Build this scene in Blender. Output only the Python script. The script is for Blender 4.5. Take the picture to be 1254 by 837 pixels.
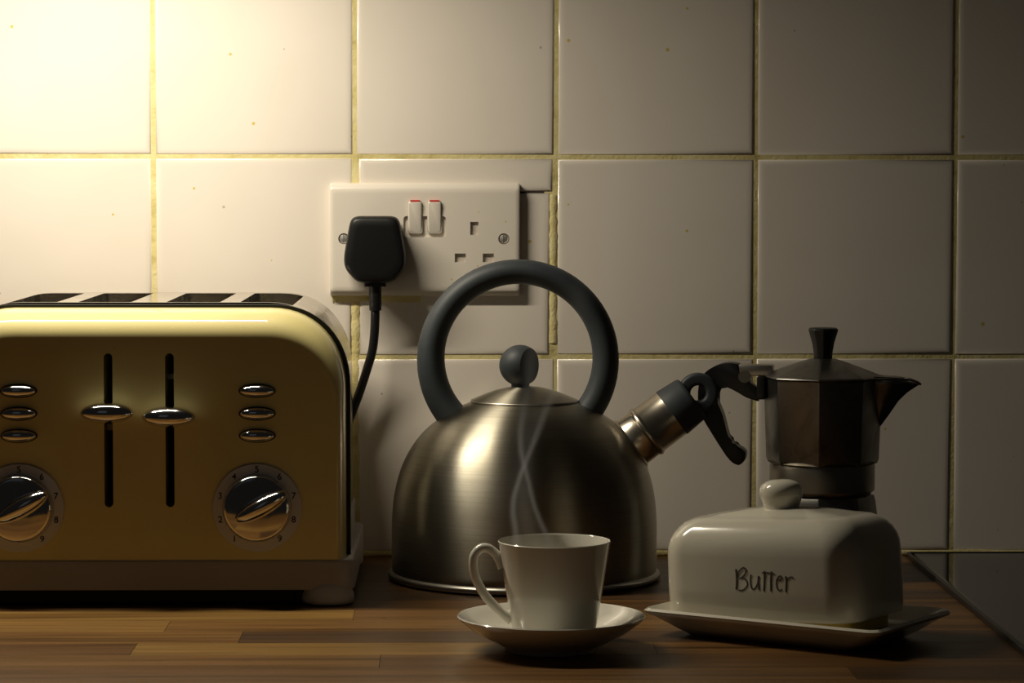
import bpy, bmesh, math, random
from mathutils import Vector, Matrix
PI = math.pi
R = math.radians
random.seed(7)
for o in list(bpy.data.objects):
    bpy.data.objects.remove(o)
scene = bpy.context.scene
C = scene.collection

# ------------------------------------------------------------------ camera
cd = bpy.data.cameras.new('camera')
cd.sensor_width = 36.0
cd.lens = 3498.4 / 1254 * 36.0
cd.clip_start = 0.05
cam = bpy.data.objects.new('camera', cd)
C.objects.link(cam)
pitch, yaw, roll = 0.0580647, 0.0210087, 0.0011849
M = Matrix.Rotation(-yaw, 4, 'Z') @ Matrix.Rotation(PI / 2 - pitch, 4, 'X') @ Matrix.Rotation(roll, 4, 'Z')
cam.matrix_world = Matrix.Translation((-0.0461602, -2.189184, 0.2934967)) @ M
scene.camera = cam

# ------------------------------------------------------------------ world, lamp, exposure
w = bpy.data.worlds.new('dim_room')
scene.world = w
w.use_nodes = True
w.node_tree.nodes['Background'].inputs[0].default_value = (1.0, 0.92, 0.80, 1)
w.node_tree.nodes['Background'].inputs[1].default_value = 0.007
scene.view_settings.view_transform = 'Standard'
scene.view_settings.look = 'None'
scene.view_settings.exposure = 0.0
scene.view_settings.gamma = 1.0

# warm lamp under the wall cupboard, just above the frame
ld = bpy.data.lights.new('cupboard_lamp', 'AREA')
ld.shape = 'RECTANGLE'
ld.size = 0.30
ld.size_y = 0.022
ld.energy = 3.3
ld.color = (1.0, 0.90, 0.71)
lamp = bpy.data.objects.new('cupboard_lamp', ld)
C.objects.link(lamp)
lamp.location = (-0.335, -0.222, 0.535)
lamp.rotation_euler = (0, 0, 0)

# weak cool fill light added at the front left, source unseen
rd = bpy.data.lights.new('room_fill', 'AREA')
rd.shape = 'RECTANGLE'
rd.size = 0.9
rd.size_y = 1.2
rd.energy = 0.11
rd.color = (0.72, 0.86, 1.0)
room = bpy.data.objects.new('room_fill', rd)
C.objects.link(room)
room.location = (-0.9, -2.6, 1.2)
room.rotation_euler = (Vector((0.1, -0.1, 0.1)) - room.location).to_track_quat('-Z', 'Y').to_euler()

# ------------------------------------------------------------------ materials
def mat(name, color, rough=0.5, metal=0.0, coat=0.0, spec=None, ior=None, sub=0.0):
    m = bpy.data.materials.new(name)
    m.use_nodes = True
    b = m.node_tree.nodes['Principled BSDF']
    b.inputs['Base Color'].default_value = (*color, 1)
    b.inputs['Roughness'].default_value = rough
    b.inputs['Metallic'].default_value = metal
    b.inputs['Coat Weight'].default_value = coat
    if coat: b.inputs['Coat Roughness'].default_value = 0.03
    if spec is not None: b.inputs['Specular IOR Level'].default_value = spec
    if ior: b.inputs['IOR'].default_value = ior
    return m
def nd(m, t, **k):
    n = m.node_tree.nodes.new(t)
    for a, v in k.items():
        if a in ('operation', 'data_type', 'blend_type', 'direction_type', 'axis', 'wave_type', 'bands_direction', 'noise_dimensions', 'feature', 'clamp'):
            setattr(n, a, v)
        else:
            n.inputs[a].default_value = v
    return n
def lk(m, a, ao, b, bi):
    m.node_tree.links.new(a.outputs[ao], b.inputs[bi])
def bs(m): return m.node_tree.nodes['Principled BSDF']
def coords(m, scale=(1, 1, 1), out='Object', rot=(0, 0, 0)):
    tc = nd(m, 'ShaderNodeTexCoord'); mp = nd(m, 'ShaderNodeMapping')
    mp.inputs['Scale'].default_value = scale
    mp.inputs['Rotation'].default_value = rot
    lk(m, tc, out, mp, 'Vector')
    return mp
def ramp(m, src, so, stops):
    r = nd(m, 'ShaderNodeValToRGB')
    cr = r.color_ramp
    while len(cr.elements) < len(stops): cr.elements.new(0.5)
    for e, (p, c) in zip(cr.elements, stops):
        e.position = p; e.color = (*c, 1)
    lk(m, src, so, r, 'Fac')
    return r
def bump(m, src, so, dist, strength=1.0, prev=None):
    b = nd(m, 'ShaderNodeBump', Strength=strength, Distance=dist)
    lk(m, src, so, b, 'Height')
    if prev: lk(m, prev, 'Normal', b, 'Normal')
    lk(m, b, 'Normal', bs(m), 'Normal')
    return b

# tile: cream white glaze with a few stains
m_tile = mat('tile_glaze', (0.80, 0.745, 0.66), 0.16)
def specks(m, base, col, scale, thr, mp):
    n = nd(m, 'ShaderNodeTexVoronoi'); n.inputs['Scale'].default_value = scale
    lk(m, mp, 0, n, 'Vector')
    n2 = nd(m, 'ShaderNodeTexNoise'); n2.inputs['Scale'].default_value = scale * 0.35
    lk(m, mp, 0, n2, 'Vector')
    a = nd(m, 'ShaderNodeMath', operation='MULTIPLY'); lk(m, n2, 0, a, 0); a.inputs[1].default_value = thr * 2
    s = nd(m, 'ShaderNodeSeparateColor'); lk(m, n, 'Color', s, 0)
    g = nd(m, 'ShaderNodeMath', operation='GREATER_THAN'); lk(m, s, 0, g, 0); g.inputs[1].default_value = 0.8
    a2 = nd(m, 'ShaderNodeMath', operation='MULTIPLY'); lk(m, a, 0, a2, 0); lk(m, g, 0, a2, 1)
    l = nd(m, 'ShaderNodeMath', operation='LESS_THAN'); lk(m, n, 'Distance', l, 0); lk(m, a2, 0, l, 1)
    mx = nd(m, 'ShaderNodeMix', data_type='RGBA')
    lk(m, l, 0, mx, 0)
    if len(base) == 3: mx.inputs[6].default_value = (*base, 1)
    else: lk(m, base[0], base[1], mx, 6)
    mx.inputs[7].default_value = (*col, 1)
    return mx
mp = coords(m_tile, out='Object')
tcg = nd(m_tile, 'ShaderNodeNewGeometry')
oi = nd(m_tile, 'ShaderNodeObjectInfo')
add = nd(m_tile, 'ShaderNodeVectorMath', operation='ADD'); lk(m_tile, tcg, 'Position', add, 0)
n1 = nd(m_tile, 'ShaderNodeTexNoise', Scale=9.0, Detail=3.0); lk(m_tile, add, 0, n1, 'Vector')
r1 = ramp(m_tile, n1, 0, [(0.35, (0.80, 0.730, 0.650)), (0.65, (0.83, 0.765, 0.69))])
sp = specks(m_tile, (r1, 0), (0.66, 0.52, 0.16), 66, 0.085, add)
sp2 = specks(m_tile, (sp, 2), (0.52, 0.45, 0.38), 41, 0.04, add)
lk(m_tile, sp2, 2, bs(m_tile), 'Base Color')
n3 = nd(m_tile, 'ShaderNodeTexNoise', Scale=14.0, Detail=1.0); lk(m_tile, add, 0, n3, 'Vector')
bump(m_tile, n3, 0, 0.0008, 0.35)

m_grout = mat('grout', (0.66, 0.56, 0.28), 0.85)
mp = coords(m_grout, out='Object')
n1 = nd(m_grout, 'ShaderNodeTexNoise', Scale=60.0, Detail=5.0); lk(m_grout, mp, 0, n1, 'Vector')
r1 = ramp(m_grout, n1, 0, [(0.28, (0.50, 0.41, 0.16)), (0.42, (0.68, 0.58, 0.26)), (0.7, (0.78, 0.69, 0.37))])
lk(m_grout, r1, 0, bs(m_grout), 'Base Color')
n2 = nd(m_grout, 'ShaderNodeTexNoise', Scale=420.0, Detail=4.0); lk(m_grout, mp, 0, n2, 'Vector')
bump(m_grout, n2, 0, 0.0009, 0.7)

# worktop staves: tint from each stave's own object colour, long grain along X
m_wood = mat('worktop_wood', (0.4, 0.2, 0.1), 0.36, spec=0.30)
geo = nd(m_wood, 'ShaderNodeNewGeometry'); oi = nd(m_wood, 'ShaderNodeObjectInfo')
off = nd(m_wood, 'ShaderNodeVectorMath', operation='MULTIPLY_ADD')
cmb = nd(m_wood, 'ShaderNodeCombineXYZ'); lk(m_wood, oi, 'Random', cmb, 0); lk(m_wood, oi, 'Random', cmb, 1)
lk(m_wood, cmb, 0, off, 0); off.inputs[1].default_value = (7.3, 3.1, 0); lk(m_wood, geo, 'Position', off, 2)
mp = nd(m_wood, 'ShaderNodeMapping'); mp.inputs['Scale'].default_value = (5.0, 130.0, 130.0); lk(m_wood, off, 0, mp, 'Vector')
n1 = nd(m_wood, 'ShaderNodeTexNoise', Scale=1.0, Detail=6.0, Roughness=0.62, Distortion=0.6); lk(m_wood, mp, 0, n1, 'Vector')
g1 = ramp(m_wood, n1, 0, [(0.25, (0.42, 0.38, 0.34)), (0.5, (0.92, 0.92, 0.92)), (0.75, (1.25, 1.22, 1.15))])
mp2 = nd(m_wood, 'ShaderNodeMapping'); mp2.inputs['Scale'].default_value = (1.6, 34.0, 34.0); lk(m_wood, off, 0, mp2, 'Vector')
n2 = nd(m_wood, 'ShaderNodeTexNoise', Scale=1.0, Detail=3.0, Distortion=0.8); lk(m_wood, mp2, 0, n2, 'Vector')
g2 = ramp(m_wood, n2, 0, [(0.30, (0.50, 0.44, 0.40)), (0.48, (1.0, 1.0, 1.0)), (0.7, (1.15, 1.12, 1.05))])
x1 = nd(m_wood, 'ShaderNodeMix', data_type='RGBA', blend_type='MULTIPLY'); x1.inputs[0].default_value = 1
lk(m_wood, oi, 'Color', x1, 6); lk(m_wood, g1, 0, x1, 7)
x2 = nd(m_wood, 'ShaderNodeMix', data_type='RGBA', blend_type='MULTIPLY'); x2.inputs[0].default_value = 1
lk(m_wood, x1, 2, x2, 6); lk(m_wood, g2, 0, x2, 7)
sp = specks(m_wood, (x2, 2), (0.05, 0.03, 0.02), 34, 0.05, geo)
lk(m_wood, sp, 2, bs(m_wood), 'Base Color')
bump(m_wood, n1, 0, 0.0004, 0.4)
rr = nd(m_wood, 'ShaderNodeMapRange'); rr.inputs['To Min'].default_value = 0.30; rr.inputs['To Max'].default_value = 0.46
lk(m_wood, n2, 0, rr, 'Value'); lk(m_wood, rr, 0, bs(m_wood), 'Roughness')

m_enamel = mat('cream_enamel', (0.66, 0.56, 0.24), 0.55, coat=1.0, spec=0.25)
mp = coords(m_enamel)
n1 = nd(m_enamel, 'ShaderNodeTexNoise', Scale=30.0, Detail=4.0); lk(m_enamel, mp, 0, n1, 'Vector')
r1 = ramp(m_enamel, n1, 0, [(0.3, (0.68, 0.585, 0.255)), (0.7, (0.71, 0.615, 0.275))])
sp = specks(m_enamel, (r1, 0), (0.25, 0.18, 0.06), 60, 0.03, mp)
lk(m_enamel, sp, 2, bs(m_enamel), 'Base Color')

def smudged(name, color, rough, amp, scale=25, metal=1.0):
    m = mat(name, color, rough, metal)
    mp = coords(m)
    n = nd(m, 'ShaderNodeTexNoise', Scale=scale, Detail=5.0, Distortion=0.5); lk(m, mp, 0, n, 'Vector')
    rr = nd(m, 'ShaderNodeMapRange'); rr.inputs['From Min'].default_value = 0.3; rr.inputs['From Max'].default_value = 0.7
    rr.inputs['To Min'].default_value = max(0.02, rough - amp); rr.inputs['To Max'].default_value = rough + amp
    lk(m, n, 0, rr, 'Value'); lk(m, rr, 0, bs(m), 'Roughness')
    return m
m_chrome = smudged('polished_chrome', (0.70, 0.68, 0.66), 0.09, 0.03)
m_body = smudged('toaster_steel', (0.72, 0.68, 0.61), 0.15, 0.08, 45)
m_black = mat('black_plastic', (0.006, 0.006, 0.0065), 0.42, spec=0.35)
m_gasket = mat('black_seal', (0.006, 0.006, 0.006), 0.6)
m_band = mat('grey_plastic', (0.40, 0.37, 0.355), 0.33)
m_foot = mat('foot_plastic', (0.58, 0.56, 0.55), 0.33)
m_ring = mat('satin_grey_ring', (0.60, 0.60, 0.62), 0.34)
m_print = mat('black_print', (0.01, 0.01, 0.01), 0.6)
m_white = mat('white_plastic', (0.76, 0.70, 0.62), 0.28)
mp = coords(m_white)
sp = specks(m_white, (0.76, 0.70, 0.62), (0.60, 0.47, 0.14), 95, 0.06, mp)
lk(m_white, sp, 2, bs(m_white), 'Base Color')
m_inner = mat('shutter_plastic', (0.52, 0.47, 0.41), 0.4)
m_red = mat('red_mark', (0.62, 0.04, 0.03), 0.4)
m_screw = mat('screw_metal', (0.60, 0.58, 0.54), 0.42, metal=0.8)
m_rubber = mat('slate_rubber', (0.030, 0.036, 0.042), 0.55, spec=0.5)
mp = coords(m_rubber)
n1 = nd(m_rubber, 'ShaderNodeTexNoise', Scale=55.0, Detail=6.0); lk(m_rubber, mp, 0, n1, 'Vector')
r1 = ramp(m_rubber, n1, 0, [(0.3, (0.027, 0.034, 0.041)), (0.72, (0.041, 0.050, 0.059))])
lk(m_rubber, r1, 0, bs(m_rubber), 'Base Color')

# brushed steel of the kettle: fine circumferential brushing
def brushed(name, color, rough, aniso, ring=True):
    m = mat(name, color, rough, 1.0)
    b = bs(m)
    b.inputs['Anisotropic'].default_value = aniso
    tg = nd(m, 'ShaderNodeTangent'); tg.direction_type = 'RADIAL'; tg.axis = 'Z'
    lk(m, tg, 0, b, 'Tangent')
    b.inputs['Anisotropic Rotation'].default_value = 0.25
    mp = coords(m, scale=(3, 3, 420))
    n = nd(m, 'ShaderNodeTexNoise', Scale=4.0, Detail=5.0, Roughness=0.6); lk(m, mp, 0, n, 'Vector')
    r = ramp(m, n, 0, [(0.3, tuple(c * 0.86 for c in color)), (0.7, tuple(min(1, c * 1.1) for c in color))])
    mp2 = coords(m, scale=(1, 1, 1))
    n2 = nd(m, 'ShaderNodeTexNoise', Scale=22.0, Detail=5.0); lk(m, mp2, 0, n2, 'Vector')
    r2 = ramp(m, n2, 0, [(0.25, (0.80, 0.77, 0.72)), (0.6, (1, 1, 1))])
    x = nd(m, 'ShaderNodeMix', data_type='RGBA', blend_type='MULTIPLY'); x.inputs[0].default_value = 1
    lk(m, r, 0, x, 6); lk(m, r2, 0, x, 7); lk(m, x, 2, b, 'Base Color')
    bump(m, n, 0, 0.0002, 0.25)
    return m
m_steel = brushed('brushed_steel', (0.385, 0.362, 0.300), 0.40, 0.90)
m_spout = smudged('spout_steel', (0.64, 0.58, 0.48), 0.30, 0.04, 40)
m_bead = mat('steel_bead', (0.36, 0.34, 0.30), 0.36, metal=1.0)

# tarnished cast aluminium of the moka pot
m_alu = mat('tarnished_aluminium', (0.45, 0.42, 0.38), 0.34, 1.0)
mp = coords(m_alu)
n1 = nd(m_alu, 'ShaderNodeTexNoise', Scale=28.0, Detail=7.0, Roughness=0.65, Distortion=0.7); lk(m_alu, mp, 0, n1, 'Vector')
r1 = ramp(m_alu, n1, 0, [(0.33, (0.13, 0.10, 0.07)), (0.48, (0.25, 0.24, 0.22)), (0.68, (0.33, 0.33, 0.32))])
lk(m_alu, r1, 0, bs(m_alu), 'Base Color')
rr = nd(m_alu, 'ShaderNodeMapRange'); rr.inputs['To Min'].default_value = 0.48; rr.inputs['To Max'].default_value = 0.24
lk(m_alu, n1, 0, rr, 'Value'); lk(m_alu, rr, 0, bs(m_alu), 'Roughness')
m_alu_band = smudged('aluminium_band', (0.33, 0.30, 0.25), 0.33, 0.08, 30)
m_hinge = mat('hinge_steel', (0.62, 0.58, 0.52), 0.33, metal=1.0)
m_bake = mat('black_bakelite', (0.013, 0.012, 0.012), 0.34)

m_porc = mat('white_porcelain', (0.75, 0.72, 0.63), 0.14, coat=0.6)
m_cera = mat('cream_stoneware', (0.70, 0.66, 0.55), 0.17, coat=0.6)
mp = coords(m_cera)
n1 = nd(m_cera, 'ShaderNodeTexNoise', Scale=16.0, Detail=3.0); lk(m_cera, mp, 0, n1, 'Vector')
bump(m_cera, n1, 0, 0.0012, 0.3)
m_ink = mat('charcoal_lettering', (0.085, 0.083, 0.075), 0.3)
m_butter = mat('butter_yellow', (0.72, 0.52, 0.10), 0.5)
m_hob = mat('black_glass', (0.006, 0.006, 0.007), 0.035, coat=0.0, ior=1.6)
m_hobrim = mat('hob_rim', (0.02, 0.019, 0.018), 0.35)

# ------------------------------------------------------------------ helpers
def ob(name, verts, faces, m=None, parent=None, smooth=None, loc=None):
    me = bpy.data.meshes.new(name)
    me.from_pydata([tuple(v) for v in verts], [], faces)
    bm = bmesh.new(); bm.from_mesh(me)
    bmesh.ops.recalc_face_normals(bm, faces=bm.faces)
    bm.to_mesh(me); bm.free()
    return fin(name, me, m, parent, smooth, loc)
def fin(name, me, m=None, parent=None, smooth=None, loc=None):
    if m: me.materials.append(m)
    if smooth is not None:
        me.shade_smooth()
        if smooth < 180: me.set_sharp_from_angle(angle=R(smooth))
    o = bpy.data.objects.new(name, me)
    C.objects.link(o)
    if parent: o.parent = parent
    if loc: o.location = loc
    return o
def bmo(name, bm, m=None, parent=None, smooth=None, loc=None):
    bmesh.ops.recalc_face_normals(bm, faces=bm.faces)
    me = bpy.data.meshes.new(name); bm.to_mesh(me); bm.free()
    return fin(name, me, m, parent, smooth, loc)
def root(name, label, cat, loc=(0, 0, 0), rz=0, group=None):
    o = bpy.data.objects.new(name, None); C.objects.link(o)
    o.empty_display_size = 0.02
    o.location = loc; o.rotation_euler = (0, 0, rz)
    o['label'] = label; o['category'] = cat
    if group: o['group'] = group
    return o
def loft(rings, cap0=True, cap1=True, close=True):
    n = len(rings[0]); V = [v for r in rings for v in r]; Fc = []
    for i in range(len(rings) - 1):
        for j in range(n if close else n - 1):
            k = (j + 1) % n
            Fc.append((i * n + j, i * n + k, (i + 1) * n + k, (i + 1) * n + j))
    if cap0: Fc.append(tuple(range(n - 1, -1, -1)))
    if cap1: Fc.append(tuple((len(rings) - 1) * n + j for j in range(n)))
    return V, Fc
def lathe(prof, n=64, rot=0.0):
    V, Fc = [], []
    rings = []
    for (r, z) in prof:
        if r < 1e-6:
            rings.append([len(V)]); V.append((0, 0, z))
        else:
            rings.append(list(range(len(V), len(V) + n)))
            V += [(r * math.cos(2 * PI * j / n + rot), r * math.sin(2 * PI * j / n + rot), z) for j in range(n)]
    for a, b in zip(rings, rings[1:]):
        for j in range(n):
            k = (j + 1) % n
            if len(a) == 1 and len(b) == 1: continue
            if len(a) == 1: Fc.append((a[0], b[k], b[j]))
            elif len(b) == 1: Fc.append((a[j], a[k], b[0]))
            else: Fc.append((a[j], a[k], b[k], b[j]))
    return V, Fc
def smoothpath(P, per=8, closed=False):
    # Catmull-Rom through points of any dimension
    P = [tuple(p) for p in P]; out = []; n = len(P)
    rng = n if closed else n - 1
    for i in range(rng):
        if closed: a, b, c, d = P[i - 1], P[i], P[(i + 1) % n], P[(i + 2) % n]
        else: a, b, c, d = P[max(i - 1, 0)], P[i], P[i + 1], P[min(i + 2, n - 1)]
        for k in range(per):
            t = k / per
            out.append(tuple(0.5 * ((2 * q) + (-p + r) * t + (2 * p - 5 * q + 4 * r - s) * t * t + (-p + 3 * q - 3 * r + s) * t ** 3)
                             for p, q, r, s in zip(a, b, c, d)))
    if not closed: out.append(P[-1])
    return out
def tube(P, rad, n=16, flat=1.0, up=Vector((0, 1, 0)), caps=True):
    """tube along P; flat scales the section along `up`"""
    P = [Vector(p[:3]) for p in P]; rings = []
    for i, p in enumerate(P):
        t = (P[min(i + 1, len(P) - 1)] - P[max(i - 1, 0)]).normalized()
        s = t.cross(up)
        if s.length < 1e-5: s = t.cross(Vector((1, 0, 0)))
        s.normalize(); u = s.cross(t).normalized()
        r = rad[i] if isinstance(rad, (list, tuple)) else rad
        rings.append([p + s * (r * math.cos(2 * PI * j / n)) + u * (r * flat * math.sin(2 * PI * j / n)) for j in range(n)])
    return loft(rings, caps, caps)
def merge(*vf):
    V, Fc = [], []
    for v, f in vf:
        o = len(V); V += list(v); Fc += [tuple(i + o for i in q) for q in f]
    return V, Fc
def boxvf(x0, x1, y0, y1, z0, z1):
    V = [(x, y, z) for z in (z0, z1) for y in (y0, y1) for x in (x0, x1)]
    return V, [(0, 2, 3, 1), (4, 5, 7, 6), (0, 1, 5, 4), (2, 6, 7, 3), (0, 4, 6, 2), (1, 3, 7, 5)]
def box(name, x0, x1, y0, y1, z0, z1, m, parent=None, bev=0.0, seg=3, smooth=35):
    V, Fc = boxvf(x0, x1, y0, y1, z0, z1)
    bm = bmesh.new(); vs = [bm.verts.new(v) for v in V]
    for f in Fc: bm.faces.new([vs[i] for i in f])
    if bev: bmesh.ops.bevel(bm, geom=list(bm.edges), offset=bev, segments=seg, profile=0.5, affect='EDGES')
    return bmo(name, bm, m, parent, smooth if bev else None)
def prism(name, poly, y0, y1, m, parent=None, bev=0.0, seg=3, smooth=40):
    """outline in XZ, extruded in Y from y0 (front) to y1, edges of front and back rounded"""
    bm = bmesh.new()
    a = [bm.verts.new((x, y0, z)) for x, z in poly]; b = [bm.verts.new((x, y1, z)) for x, z in poly]
    n = len(poly)
    bm.faces.new(a); bm.faces.new(list(reversed(b)))
    for i in range(n): bm.faces.new((a[i], b[i], b[(i + 1) % n], a[(i + 1) % n]))
    if bev:
        E = [e for e in bm.edges if abs(e.verts[0].co.y - e.verts[1].co.y) < 1e-9]
        bmesh.ops.bevel(bm, geom=E, offset=bev, segments=seg, profile=0.5, affect='EDGES')
    return bmo(name, bm, m, parent, smooth)
def roundpoly(pts, radii, per=6):
    """polygon with rounded corners"""
    out = []; n = len(pts)
    for i, p in enumerate(pts):
        r = radii[i] if isinstance(radii, (list, tuple)) else radii
        p = Vector(p); a = (Vector(pts[i - 1]) - p); b = (Vector(pts[(i + 1) % n]) - p)
        if r <= 0: out.append(tuple(p)); continue
        ra = min(r, a.length * 0.49); rb = min(r, b.length * 0.49)
        A = p + a.normalized() * ra; B = p + b.normalized() * rb
        for k in range(per + 1):
            t = k / per
            out.append(tuple(A * (1 - t) ** 2 + p * 2 * t * (1 - t) + B * t * t))
    return out
def ellipsoid(sx, sy, sz, n=28, k=16):
    prof = [(math.sin(PI * i / k), -math.cos(PI * i / k)) for i in range(k + 1)]
    prof[0] = (0, -1); prof[-1] = (0, 1)
    V, Fc = lathe(prof, n)
    return [(x * sx, y * sy, z * sz) for x, y, z in V], Fc
def ellipse_prism(cx, cz, rx, rz, y0, y1, n=40):
    a = [(cx + rx * math.cos(2 * PI * j / n), y0, cz + rz * math.sin(2 * PI * j / n)) for j in range(n)]
    b = [(x, y1, z) for x, _, z in a]
    return loft([a, b])
def cut(o, cutters):
    """subtract closed meshes from o, bake the result"""
    dels = []
    for vf in cutters:
        me = bpy.data.meshes.new('cut'); me.from_pydata([tuple(v) for v in vf[0]], [], vf[1])
        bm = bmesh.new(); bm.from_mesh(me); bmesh.ops.recalc_face_normals(bm, faces=bm.faces); bm.to_mesh(me); bm.free()
        c = bpy.data.objects.new('cut', me); C.objects.link(c); c.parent = o.parent; dels.append(c)
        md = o.modifiers.new('b', 'BOOLEAN'); md.operation = 'DIFFERENCE'; md.solver = 'EXACT'; md.object = c
    bpy.context.view_layer.update()
    dg = bpy.context.evaluated_depsgraph_get(); dg.update()
    me = bpy.data.meshes.new_from_object(o.evaluated_get(dg))
    o.modifiers.clear(); old = o.data; o.data = me
    for c in dels:
        mm = c.data; bpy.data.objects.remove(c); bpy.data.meshes.remove(mm)
    me.shade_smooth(); me.set_sharp_from_angle(angle=R(32))
    return o

# ------------------------------------------------------------------ wall of tiles
wall = box('wall_back', -1.35, 1.15, 0.0011, 0.06, -0.04, 0.95, m_grout)
wall['kind'] = 'structure'
def tile(x0, x1, z0, z1, tilt=True):
    cx, cz = (x0 + x1) / 2, (z0 + z1) / 2; hx, hz = (x1 - x0) / 2, (z1 - z0) / 2
    rings = []
    for ins, y in ((0, 0.004), (0, 0.0015), (0.0005, 0.0007), (0.0018, 0.0002), (0.0040, 0.0), (0.0060, 0.0)):
        rings.append([(sx * (hx - ins), y, sz * (hz - ins)) for sx, sz in ((-1, -1), (1, -1), (1, 1), (-1, 1))])
    V, Fc = loft(rings, cap0=False)
    o = ob('tile', V, Fc, m_tile, wall, 60, (cx, 0, cz))
    if tilt: o.rotation_euler = (R(random.uniform(-.16, .16)), R(random.uniform(-.12, .12)), R(random.uniform(-.16, .16)))
    return o
PX, X0, Z0 = 0.15345, -0.27386, 0.15440
G = 0.0017
for j in range(-1, 5):
    for i in range(-6, 8):
        x0, x1 = X0 + i * PX + G, X0 + (i + 1) * PX - G
        z0, z1 = Z0 + j * PX + G, Z0 + (j + 1) * PX - G
        x0 += random.uniform(-.0003, .0003); x1 += random.uniform(-.0003, .0003)
        z0 += random.uniform(-.0004, .0004); z1 += random.uniform(-.0003, .0003)
        if j == -1: z0 = 0.0038
        if j == 0 and i == 0: x1 = -0.1231
        if j == -1 and i == 0: x1 = -0.1228
        if j == -1 and i == 1: x0 = -0.1190; x1 -= 0.0
        if j == 0 and i == 1:
            tile(-0.1175, 0.0306, 0.2811, z1, False)
            tile(-0.1172, 0.0284, z0, 0.2803, False)
            continue
        tile(x0, x1, z0, z1)
# smeared grout by the socket and along the foot of the wall
def smear(P, r, seed):
    rnd = random.Random(seed)
    Q = smoothpath(P, 6)
    rad = [r * rnd.uniform(0.7, 1.25) for _ in Q]
    V, Fc = tube(Q, rad, 8, flat=0.32, up=Vector((0, 1, 0)))
    return V, Fc
sm = [smear([(0.0315, 0.0011, z) for z in (0.2790, 0.262, 0.24, 0.215, 0.19, 0.165)], 0.0030, 3),
      smear([(-0.1201, 0.0011, z) for z in (0.200, 0.185, 0.165, 0.150, 0.12, 0.08, 0.04, 0.006)], 0.0034, 5),
      smear([(x, 0.0002, 0.2003 - 0.0009 * abs(math.sin(x * 60))) for x in (-0.138, -0.13, -0.12, -0.11, -0.09, -0.07)], 0.0036, 8),
      smear([(x, -0.0006, 0.0026) for x in (-1.3, -0.9, -0.5, -0.3, -0.1, 0.0, 0.1, 0.2, 0.3, 0.42, 0.6, 0.9, 1.1)], 0.0027, 9)]
V, Fc = merge(*sm)
ob('grout_smear', V, Fc, m_grout, wall, 60)
# dark strip in the gap between the two cut pieces of tile
V, Fc = merge(boxvf(-0.1172, 0.024, 0.0008, 0.0012, 0.2800, 0.2814))
ob('crack', V, Fc, mat('crack_dark', (0.04, 0.03, 0.02), 0.9), wall)

# ------------------------------------------------------------------ worktop
wt = root('worktop', 'brown wooden worktop of glued staves running along the tiled wall', 'worktop', (-0.2, -0.3, -0.03))
palette = [(0.1935, 0.0986, 0.0286), (0.1419, 0.0686, 0.0218), (0.2623, 0.1478, 0.0403), (0.1634, 0.081, 0.0252), (0.2279, 0.1232, 0.0344), (0.086, 0.0458, 0.021), (0.2924, 0.176, 0.0462)]
HX = 0.3035
SW = 0.04505
def stave(x0, x1, y0, y1, col):
    V, Fc = boxvf(x0 + 0.2, x1 + 0.2, y0 + 0.3, y1 + 0.3, 0.0, 0.03)
    o = ob('stave', V, Fc, m_wood, wt)
    o.color = (*col, 1)
joints = {
    6: ([-1.2, -0.62, -0.1118, HX], [1, 2, 3]),
    7: ([-1.2, -0.58, -0.2316, HX], [3, 4, 0]),
    8: ([-1.2, -0.7, -0.1806, HX], [1, 0, 5]),
    9: ([-1.2, -0.55, -0.2435, 0.08, HX], [1, 1, 2, 3]),
    10: ([-1.2, -0.75, -0.0898, HX], [3, 0, 1]),
    11: ([-1.2, -0.5, 0.1901, HX], [4, 3, 5]),
    12: ([-1.2, -0.35, HX], [3, 0]),
}
for k in range(14):
    y1 = -0.0006 - k * SW - 0.00012; y0 = y1 - SW + 0.00024
    if k == 0: y1 = 0.0012
    if k in joints: xs, cs = joints[k]
    else:
        s = random.uniform(-0.9, -0.6); xs = [-1.2, s, s + 0.45 + random.uniform(0, .2), HX]
        if xs[2] > 0.1: xs[2] = 0.1 - 0.03 * k
        cs = [random.choice((0, 1, 3, 4, 5)) for _ in range(3)]
        if k < 6: cs = [random.choice((1, 3, 5)) for _ in range(3)]
    for a, b, c in zip(xs, xs[1:], cs):
        stave(a + (0.00015 if a > -1 else 0), b - 0.00015, y0, y1, palette[c])
box('core_board', -1.0, 1.2, -0.33, 0.301, -0.010, -0.0004, m_wood, wt).color = (*palette[1], 1)

hob = root('hob', 'black glass hob let into the right end of the wooden worktop', 'hob', (0.60, -0.28, 0.0))
V, Fc = loft([[(sx * (0.2945 - i), sy * (0.268 - i), z) for sx, sy in ((-1, -1), (1, -1), (1, 1), (-1, 1))] for i, z in ((0, 0.0), (0, 0.0030), (0.0008, 0.0038), (0.0016, 0.0040), (0.003, 0.0040))])
ob('glass_top', V, Fc, m_hob, hob, 50)
rim = []
def frame(hx, hy, wd, z0, z1):
    out = [(hx, hy, z0), (hx, hy, z1 - .0008), (hx - .0008, hy - .0008, z1), (hx - wd, hy - wd, z1), (hx - wd, hy - wd, z0)]
    return loft([[(sx * a, sy * b, z) for sx, sy in ((-1, -1), (1, -1), (1, 1), (-1, 1))] for a, b, z in out], False, False)
V, Fc = frame(0.2965, 0.270, 0.0019, 0.0, 0.0046)
ob('edge_trim', V, Fc, m_hobrim, hob, 30)
box('substrate', 0.3037 - 0.6, 0.6, -0.32, 0.2812, -0.03, -0.0002, m_black, hob)

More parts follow.
